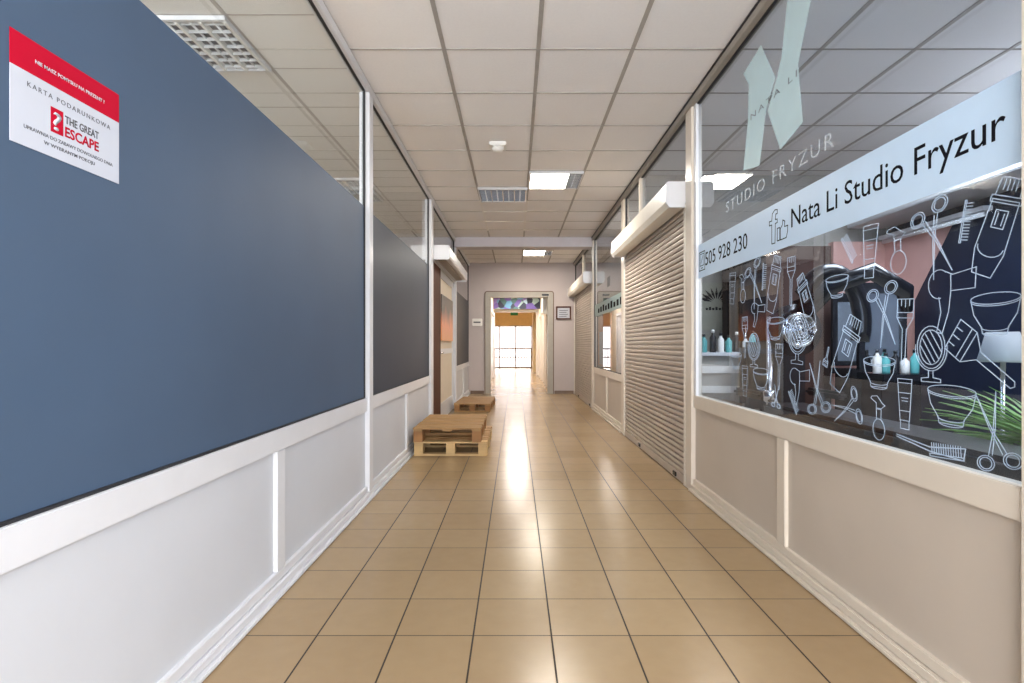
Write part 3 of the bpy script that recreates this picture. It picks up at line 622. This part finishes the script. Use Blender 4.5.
# plant
pxx, pyy = 1.95, 1.92
t = thing('potted_palm', (pxx, pyy, 0.012), 'potted palm with long narrow green leaves by the salon window', 'plant')
b = MB(); b.lathe((pxx, pyy, .012), [(.10, 0), (.12, .3), (.14, .74), (.13, .74), (.12, .70)]); b.build('pot', M_['pot'], t)
b = MB()
for k in range(110):
    a = random.uniform(0, 2*math.pi); e = random.uniform(.0, .8); L_ = random.uniform(.30, .52); wd = random.uniform(.006, .011)
    if random.random() < .6: a = random.uniform(math.radians(60), math.radians(150))
    c0 = Vector((pxx, pyy, .73)); P = []
    for q in range(6):
        s_ = q/5; rad = L_*s_*math.cos(e); zz = L_*s_*math.sin(e)-.22*s_*s_*L_*1.1
        P.append((c0+Vector((math.cos(a)*rad, math.sin(a)*rad, zz)), wd*math.sin(math.pi*min(.98, s_*.85+.1))))
    side = Vector((-math.sin(a), math.cos(a), 0)); fs = []
    up = Vector((0, 0, .0012))
    V1 = [b.bm.verts.new(p+side*r_) for p, r_ in P]; V2 = [b.bm.verts.new(p-side*r_) for p, r_ in P]; V3 = [b.bm.verts.new(p-up-Vector((0, 0, r_*.5))) for p, r_ in P]
    for q in range(5):
        fs += [b.bm.faces.new([V1[q], V2[q], V2[q+1], V1[q+1]]), b.bm.faces.new([V2[q], V3[q], V3[q+1], V2[q+1]]), b.bm.faces.new([V3[q], V1[q], V1[q+1], V3[q+1]])]
    fs += [b.bm.faces.new([V1[0], V3[0], V2[0]]), b.bm.faces.new([V1[5], V2[5], V3[5]])]
b.build('leaves', M_['leaf'], t)

# ------------------------------------------------------------------ right wall beyond the salon window: shutters
def shutter(y0, y1, labl, hlabel=None, short=0):
    t = thing('roller_shutter', (XR-.01, (y0+y1)/2, 0), labl, 'roller shutter', 'roller shutters on the right wall')
    p = 0.0455; n = int((2.24-.07)/p); prof = []
    for k in range(n):
        z = .075+k*p
        prof += [(.016, z), (-.004, z+.003), (-.008, z+p*.5), (-.004, z+p-.011), (.016, z+p-.007)]
    prof += [(.016, 2.235), (.022, 2.235), (.022, .075)]
    b = MB(); b.prism(prof, y0+.05, y1-.05, lambda u, v, k: (XR+.004+u, k, v)); b.build('slat_curtain', M_['slat'], t)
    b = MB(); b.box(XR-.008, XR+.026, y0+.05, y1-.05, .004, .072, .004); b.build('bottom_bar', M_['slat'], t)
    for a in ((y0, y0+.049), (y1-.049, y1)):
        b = MB(); b.box(XR-.014, XR+.03, a[0], a[1], 0.0, 2.23, .004); b.build('guide_rail', M_['housing'], t)
    prof2 = [(.03, 2.24), (.03, 2.40), (-.145, 2.40), (-.162, 2.385), (-.162, 2.245), (-.135, 2.205), (-.02, 2.205), (-.02, 2.24)]
    b = MB(); b.prism(prof2, y0+.03, y1-.03, lambda u, v, k: (XR+u, k, v)); b.build('housing', M_['housing'], t)
    for a in ((y0+.005, y0+.029), (y1-.029, y1-.005)):
        b = MB(); b.prism([(.03, 2.236), (.03, 2.404), (-.147, 2.404), (-.166, 2.387), (-.166, 2.24), (-.138, 2.2), (-.016, 2.2), (-.016, 2.236)], a[0], a[1], lambda u, v, k: (XR+u, k, v)); b.build('end_cap', M_['whiteframe'], t)
    for yy in (y0+.25, y1-.9):
        b = MB(); b.box(XR-.02, XR-.006, yy, yy+.08, .02, .055, .003); b.build('lock', M_['black'], t)
    return t
shutter(4.265, 6.72, 'beige slatted roller shutter right beside the salon window')
shutter(9.50, 12.38, 'beige slatted roller shutter at the far end by the framed notice')
def transom(idx, y0, y1, mull):
    wn = thing('window_%d' % idx, (XR+.03, (y0+y1)/2, 2.42), kind=S)
    pane(wn, XR, -1, y0, y1, 2.42, TOPR, M_['glassR']); gasket(wn, XR, -1, y0, y1, 2.42, TOPR)
    for y in mull: post(wn, XR, -1, y-.03, y+.03, 2.42, TOPR-.001, M_['creamframe'], .002, 'mullion')
    return wn
transom(6, 4.27, 6.72, (5.9,)); transom(7, 9.5, 12.38, (10.9,))
b = MB(); b.box(XR-.012, XR+.06, 6.725, 6.86, 0, TOPR, .004); b.build('trim_11', M_['creamframe'], kind=S)
b = MB(); b.box(XR-.012, XR+.06, 9.38, 9.495, 0, TOPR, .004); b.build('trim_12', M_['creamframe'], kind=S)
lower_panels('R', 6.865, 9.375, (8.1,), M_['cream'], M_['creamframe'], 'wall_right.001', 'baseboard_right.001', '')
w8 = thing('window_8', (XR+.03, 8.1, SILL), kind=S)
pane(w8, XR, -1, 6.865, 9.375, SILL, TOPR, M_['glassR']); gasket(w8, XR, -1, 6.865, 9.375, SILL, TOPR)
b = MB(); b.box(XR+.0215, XR+.0232, 6.88, 9.36, 1.60, 1.80); b.build('sign_band', veil_mat('pale_teal_strip', (0.42, 0.55, 0.56), .75), w8)
b = MB()
for k in range(9):
    y = 9.0-k*.235; b.box(XR+.0205, XR+.0214, y-.15, y, 1.645, 1.645+.07+.03*(k % 3)/2)
b.build('printed_text', M_['ink'], w8)
b = MB(); b.box(XR+.0215, XR+.0232, 7.9, 8.1, 1.98, 2.12); b.build('sticker', M_['greyink'], w8)
b = MB(); b.box(XR+.04, XR+.05, 7.85, 9.1, .78, 1.58); b.use(M_['orange']); b.build('window_poster', None, w8, label='orange and white poster')
b = MB(); b.box(XR+.035, XR+.039, 8.0, 8.95, .80, 1.33); b.build('window_poster', M_['paper'], w8)
b = MB(); b.box(XR+.5, XR+.6, 6.2, 12.4, 0, CZ-.007); b.build('wall_unit_back', M_['shopwall'], kind=S)

# ------------------------------------------------------------------ left shop interior
b = MB(); b.box(-4.1, XL-.11, 9.1, 9.2, 0, CZ-.007); b.build('wall_shop_end', M_['shopwall'], kind=S)
b = MB(); b.box(-4.2, -4.1, -1.9, 12.4, 0, CZ-.007); b.build('wall_shop_back', M_['shopwall'], kind=S)

# ------------------------------------------------------------------ ceiling lamps
def louvre(x, y, lit, label, deep=False):
    t = thing('ceiling_lamp', (x, y, CZ-.012), label, 'ceiling light', 'square louvre ceiling lights')
    b = MB(); h = .297
    for r in ((-h, h, -h, -h+.022), (-h, h, h-.022, h), (-h, -h+.022, -h+.022, h-.022), (h-.022, h, -h+.022, h-.022)): b.box(x+r[0], x+r[1], y+r[2], y+r[3], CZ-.032, CZ-.0065)
    b.build('frame', M_['whiteframe'], t)
    b = MB(); b.box(x-h+.022, x+h-.022, y-h+.022, y+h-.022, CZ-.0099, CZ-.0065); b.build('tray', M_['trayon' if lit else 'greyink' if deep else 'trayoff'], t)
    nt = 4
    for k in range(nt):
        xx = x-.21+.14*k; on = lit and k < 3
        b = MB()
        if on: b.box(xx-.065, xx+.065, y-.27, y+.27, CZ-.030, CZ-.0101, .003)
        else: b.tube([(xx, y-.27, CZ-.018), (xx, y+.27, CZ-.018)], .007, 8)
        b.build('tube', M_['tubeon' if on else 'tubeoff'], t)
    b = MB()
    for k in range(0, 5):
        xx = x-.28+.14*k; lw_ = .016 if deep else .010
        if lit and k < 3: continue
        b.prism([(-lw_, CZ-.0100), (lw_, CZ-.0100), (lw_*.5, CZ-.036), (-lw_*.5, CZ-.036)], y-.27, y+.27, lambda u, v, q: (xx+u, q, v))
    if deep: b.build('louvre', M_['plastic'], t); b = MB()
    ran = (x-.27, x+.27) if not lit else (x+.145, x+.27)
    nb = 7 if deep else 9
    for k in range(nb):
        yy = y-.24+.48*k/(nb-1); b.box(ran[0], ran[1], yy-.0015, yy+.0015, CZ-.030, CZ-.0102)
    b.build('louvre', M_['lampw' if deep else 'louvre'], t)
    return t
louvre(.445, 6.15, True, 'lit square ceiling light with one dark tube, nearer the camera')
louvre(-.155, 6.75, False, 'unlit bluish louvre ceiling light left of the lit one')
louvre(.445, 10.95, True, 'lit square ceiling light behind the ceiling beam')
louvre(-1.955, 3.385, False, 'unlit louvre ceiling light seen through the glass above the blue film', True)
louvre(-1.955, 6.385, False, 'unlit louvre ceiling light farther off behind the left glass', True)

# detector
t = thing('smoke_detector', (-.165, 5.05, CZ-.07), 'small white square detector on the corridor ceiling', 'detector')
b = MB(); b.box(-.245, -.085, 4.98, 5.14, CZ-.045, CZ-.007, .008); b.build('base', M_['plastic'], t)
b = MB(); b.lathe((-.165, 5.06, CZ-.085), [(.02, 0), (.045, .01), (.06, .0395)]); b.build('sensor', M_['plastic'], t)
# light of the lit corridor lamps, then added fill lights without fixtures
for i, (x, y, p, c) in enumerate(((.445, 6.15, 22, (1, .93, .85)), (.445, 10.95, 22, (1, .9, .78)))):
    area('ceiling_lamp_light', (x, y, CZ-.045), (0, 0, 0), .5, .5, p, c)
area('unit_fill_light', (XR+.3, 8.1, CZ-.05), (0, 0, 0), .2, 1.5, 18, (1, .95, .9))  # added fill to brighten the unit behind the glass, no lamp there
area('far_corridor_fill', (.05, 15.5, 2.8), (0, 0, 0), .6, 1.2, 45, (1, .92, .86))  # added fill for the mural and far corridor, no fixture behind it
area('far_corridor_fill', (.05, 18.4, 2.8), (0, 0, 0), .6, 1.2, 45, (1, .92, .86))  # second added fill deeper in the far corridor
area('salon_fill_light', (2.9, 3.4, CZ-.05), (0, 0, 0), 1.2, 1.2, 70, (.94, .97, 1))  # added fill that lifts the salon interior and its ceiling, no fixture
area('salon_fill_light', (2.9, .6, CZ-.05), (0, 0, 0), 1.2, 1.2, 32, (.94, .97, 1))  # weaker added fill for the near end of the salon
area('shop_fill_light', (-2.9, 5.2, CZ-.05), (0, 0, 0), .6, .6, 48, (1, .97, .94))  # added fill for the left shop ceiling; the louvre lamps there are unlit

# ------------------------------------------------------------------ end wall with portal
EY = 12.43
OX0, OX1, OZ = -.66, .83, 2.30
b = MB(); b.box(XL-.12, OX0, EY, EY+.2, 0, CZ); b.box(OX1, 1.95, EY, EY+.2, 0, CZ); b.box(OX0, OX1, EY, EY+.2, OZ, CZ); b.build('wall_end', M_['endwall'], kind=S)
b = MB(); b.box(-4.2, XL-.121, EY, EY+.2, 0, CZ+.1); b.box(1.951, 4.8, EY, EY+.2, 0, CZ+.1); b.build('wall_shops_end', M_['shopwall'], kind=S)
b = MB(); b.box(OX1+.06, XR-.02, EY-.02, EY-.001, 0, .07, .003); b.box(XL+.03, OX0-.06, EY-.02, EY-.001, 0, .07, .003); b.build('baseboard_end', M_['skirt'], kind=S)
b = MB()
def arch(x0, x1, zt, r, n=6):
    P = [(x0, 0), (x0, zt-r)]+[(x0+r-r*math.cos(math.pi/2*k/n), zt-r+r*math.sin(math.pi/2*k/n)) for k in range(1, n+1)]
    P += [(x1-r+r*math.sin(math.pi/2*k/n), zt-r+r*math.cos(math.pi/2*k/n)) for k in range(0, n+1)]+[(x1, 0)]
    return P
def archframe(b, x0, x1, zt, wd, r, ya, yb):
    A = arch(x0, x1, zt, r); B = arch(x0+wd, x1-wd, zt-wd, max(.005, r-wd))
    for k in range(len(A)-1): b.prism([A[k], A[k+1], B[k+1], B[k]], ya, yb, lambda u, v, t: (u, t, v))
archframe(b, OX0-.05, OX1+.05, OZ+.05, .02, .06, EY-.03, EY-.001); b.build('trim_13', M_['skirt'], kind=S)
b = MB(); archframe(b, OX0-.03, OX1+.03, OZ+.03, .12, .04, EY-.025, EY+.21); b.build('trim_14', M_['portal'], kind=S)
t = tag(MB().box(.60, .76, EY-.045, EY-.026, OZ-.055, OZ-.02, .003).build('door_stop_plate', M_['black']), 'small dark plate under the top of the end doorway frame', 'plate')
t = thing('framed_notice', (1.07, EY-.02, 1.72), 'framed white notice on the end wall right of the doorway', 'picture frame')
b = MB()
for r in ((.93, 1.27, 1.70, 1.73), (.93, 1.27, 1.97, 2.0), (.93, .96, 1.73, 1.97), (1.24, 1.27, 1.73, 1.97)): b.box(r[0], r[1], EY-.03, EY-.002, r[2], r[3])
b.build('frame', M_['brown'], t)
b = MB(); b.box(.96, 1.24, EY-.012, EY-.003, 1.73, 1.97); b.build('sheet', M_['paper'], t)
b = MB()
for k in range(4): b.box(1.0, 1.2-.03*(k % 2), EY-.014, EY-.0125, 1.90-.045*k, 1.912-.045*k)
b.build('printed_lines', M_['greyink'], t)
t = thing('wall_plate', (-.88, EY-.02, 1.55), 'small white plate on the end wall left of the doorway', 'plate')
b = MB(); b.box(-.99, -.76, EY-.035, EY-.002, 1.55, 1.72, .01); b.build('plate', M_['plastic'], t)
b = MB(); b.box(-.96, -.80, EY-.039, EY-.0355, 1.62, 1.65); b.build('slot', M_['greyink'], t)

# ------------------------------------------------------------------ further corridor
b = MB(); b.box(-.92, -.80, EY+.2, 20, 0, 2.85); b.build('wall_far_left', M_['far'], kind=S)
b = MB(); b.box(.90, 1.02, EY+.2, 20, 0, 2.85); b.build('wall_far_right', M_['far'], kind=S)
b = MB(); b.box(-.92, 1.02, EY+.2, 20.1, 2.85, 2.95); b.build('ceiling_far', M_['endwall'], kind=S)
for i, (y0, y1) in enumerate(((13.3, 14.3), (15.3, 16.3), (17.5, 18.5))):
    d = thing('door_%d' % (i+2), (.89, (y0+y1)/2, 0), kind=S)
    b = MB(); b.box(.80, .899, y0-.12, y0, 0, 2.15, .004); b.box(.80, .899, y1, y1+.12, 0, 2.15, .004); b.box(.80, .899, y0, y1, 2.05, 2.15); b.build('door_frame', M_['creamframe'], d)
    b = MB(); b.box(.86, .895, y0, y1, .01, 2.05); b.build('door_leaf', M_['far'], d)
    b = MB(); b.tube([(.859, y0+.1, 1.02), (.82, y0+.1, 1.02), (.82, y0+.2, 1.02)], .01); b.build('door_handle', M_['chrome'], d)
for i, (y0, y1) in enumerate(((13.2, 15.2), (16, 18.6))):
    d = thing('door_%d' % (i+5), (-.79, (y0+y1)/2, 0), kind=S)
    b = MB(); b.box(-.799, -.72, y0-.1, y0, 0, 2.2, .004); b.box(-.799, -.72, y1, y1+.1, 0, 2.2, .004); b.box(-.799, -.72, y0, y1, 2.1, 2.2); b.build('door_frame', M_['whiteframe'], d)
    b = MB(); b.box(-.795, -.77, y0, y1, .01, 2.1); b.build('door_leaf', M_['whiteframe'], d)
t = tag(MB().box(.66, .898, 12.9, 13.15, 1.86, 2.27, .01).build('shutter_housing', M_['housing']), 'cream box high on the right just past the end doorway', 'shutter housing')
# painted fascia + inner doorway
b = MB(); b.box(-.80, .90, 19.6, 19.68, 2.42, 2.85); b.build('wall_mural', M_['mural'], kind=S)
b = MB(); b.box(-2.3, -.80, 20.1, 20.2, 0, 2.9); b.box(.80, 2.3, 20.1, 20.2, 0, 2.9); b.box(-.80, .80, 20.1, 20.2, 2.33, 2.9); b.build('wall_far_portal', M_['far'], kind=S)
b = MB(); archframe(b, -.86, .86, 2.42, .1, .02, 19.95, 20.09); b.build('trim_15', M_['creamframe'], kind=S)
# end room
b = MB(); b.box(-2.4, -2.3, 20.1, 26.3, 0, 2.8); b.build('wall_end_room_left', M_['far'], kind=S)
b = MB(); b.box(2.3, 2.4, 20.1, 26.3, 0, 2.8); b.build('wall_end_room_right', M_['yellow'], kind=S)
b = MB(); b.box(-2.4, 2.4, 20.2, 26.3, 2.8, 2.9); b.build('ceiling_end_room', M_['yellow'], kind=S)
b = MB(); b.box(-2.3, 2.3, 26.1, 26.3, 2.05, 2.8); b.build('wall_end_room', M_['yellow'], kind=S)
b = MB(); b.box(.72, .86, 22, 23.4, .0, 2.79); b.build('wall_end_room_pier', M_['yellow'], kind=S)
wn = thing('window_10', (0, 26.15, 0), kind=S)
b = MB()
for x in (-2.27, -1.35, -.78, 0, .78, 1.35, 2.22): b.box(x-.03, x+.03, 26.12, 26.18, 0, 2.05)
for z in (0, .5, 1.99): b.box(-2.3, 2.3, 26.12, 26.18, z, z+.06)
b.build('frame', M_['whiteframe'], wn)
pane(wn, 0, 1, 0, 0.001, 0, .001, M_['glass']) if False else None
b = MB(); b.box(-2.3, 2.3, 26.145, 26.15, .06, 1.99); b.build('glass_pane', glass_mat('far_glass', (0.56, .54, .54), 1), wn)
t = thing('railing', (0, 23.8, 0), 'metal stair railing in front of the bright far window', 'railing')
b = MB(); b.tube([(-2.2, 23.8, .95), (.7, 23.8, .95)], .035); b.tube([(-2.2, 23.8, .15), (.7, 23.8, .15)], .014); b.build('rail', M_['metal'], t)
for x in (-2.1, -.9, .68):
    b = MB(); b.tube([(x, 23.8, 0), (x, 23.8, .94)], .02); b.build('post', M_['metal'], t)
for k in range(22):
    x = -2.02+.12*k
    b = MB(); b.tube([(x, 23.8, .15), (x, 23.8, .94)], .013, 6); b.build('baluster', M_['metal'], t)
t = tag(MB().box(-.2, .1, 22.0, 22.03, 2.32, 2.44, .003).build('exit_sign', M_['exit']), 'small green exit sign hanging before the far window', 'sign')
b = MB(); b.tube([(-.05, 22.015, 2.44), (-.05, 22.015, 2.8)], .006); b.build('rod', M_['metal'], t)
b = MB(); b.box(-3, 3, 26.4, 30, -.3, -.12); b.build('ground_outside', M_['far'], kind=S)

# ------------------------------------------------------------------ pallets
def pallet(x0, x1, y0, y1, z0, label, mid, blk, brd, rot=0):
    c = ((x0+x1)/2, (y0+y1)/2, z0)
    t = thing('wooden_pallet', c, label, 'pallet', 'wooden pallets by the left wall')
    h = .144; W_ = x1-x0; bw = .09
    bxs = [x0, x1-bw] if not mid else [x0, (x0+x1)/2-bw/2, x1-bw]
    ys = [y0, (y0+y1)/2-.07, y1-.14]
    for yy in ys:
        if mid or yy != y0: b = MB(); b.box(x0, x1, yy, yy+.10, z0, z0+.020, .002); b.build('bottom_board', brd, t)
        for xx in bxs:
            b = MB(); b.box(xx, xx+bw, yy+.002, yy+.135, z0+(.0205 if mid or yy != y0 else .001), z0+.1075, .003); b.build('block', blk, t)
    for xx in [x0, (x0+x1)/2-bw/2, x1-bw]:
        b = MB(); b.box(xx, xx+bw, y0, y1, z0+.108, z0+.1255, .002); b.build('stringer_board', brd, t)
    n = 9; st = (y1-y0-.09)/(n-1)
    for k in range(n):
        wd = .10 if k % 2 == 0 else .085
        yy = y0+k*st; yy = min(yy, y1-wd)
        b = MB(); b.box(x0-random.uniform(0, .006), x1+random.uniform(0, .006), yy, yy+wd, z0+.126, z0+.1435, .002); b.build('deck_board', M_['pinetop'] if k else brd, t)
    t.rotation_euler.z = rot
    return t
pallet(-1.020, -.285, 5.44, 6.52, 0.0005, 'pale wooden pallet at the bottom of the front stack', True, M_['pine'], M_['pine'])
pallet(-1.018, -.345, 5.40, 6.45, .1455, 'darker wooden pallet on top of the front stack', False, M_['pineold'], M_['pinetop'])
pallet(-1.0, -.40, 9.0, 10.2, 0.0005, 'wooden pallet lying behind the front stack, near the end wall', True, M_['pineold'], M_['pinetop'], math.radians(-2))
for o in bpy.data.objects:
    if 'w' in o: del o['w']
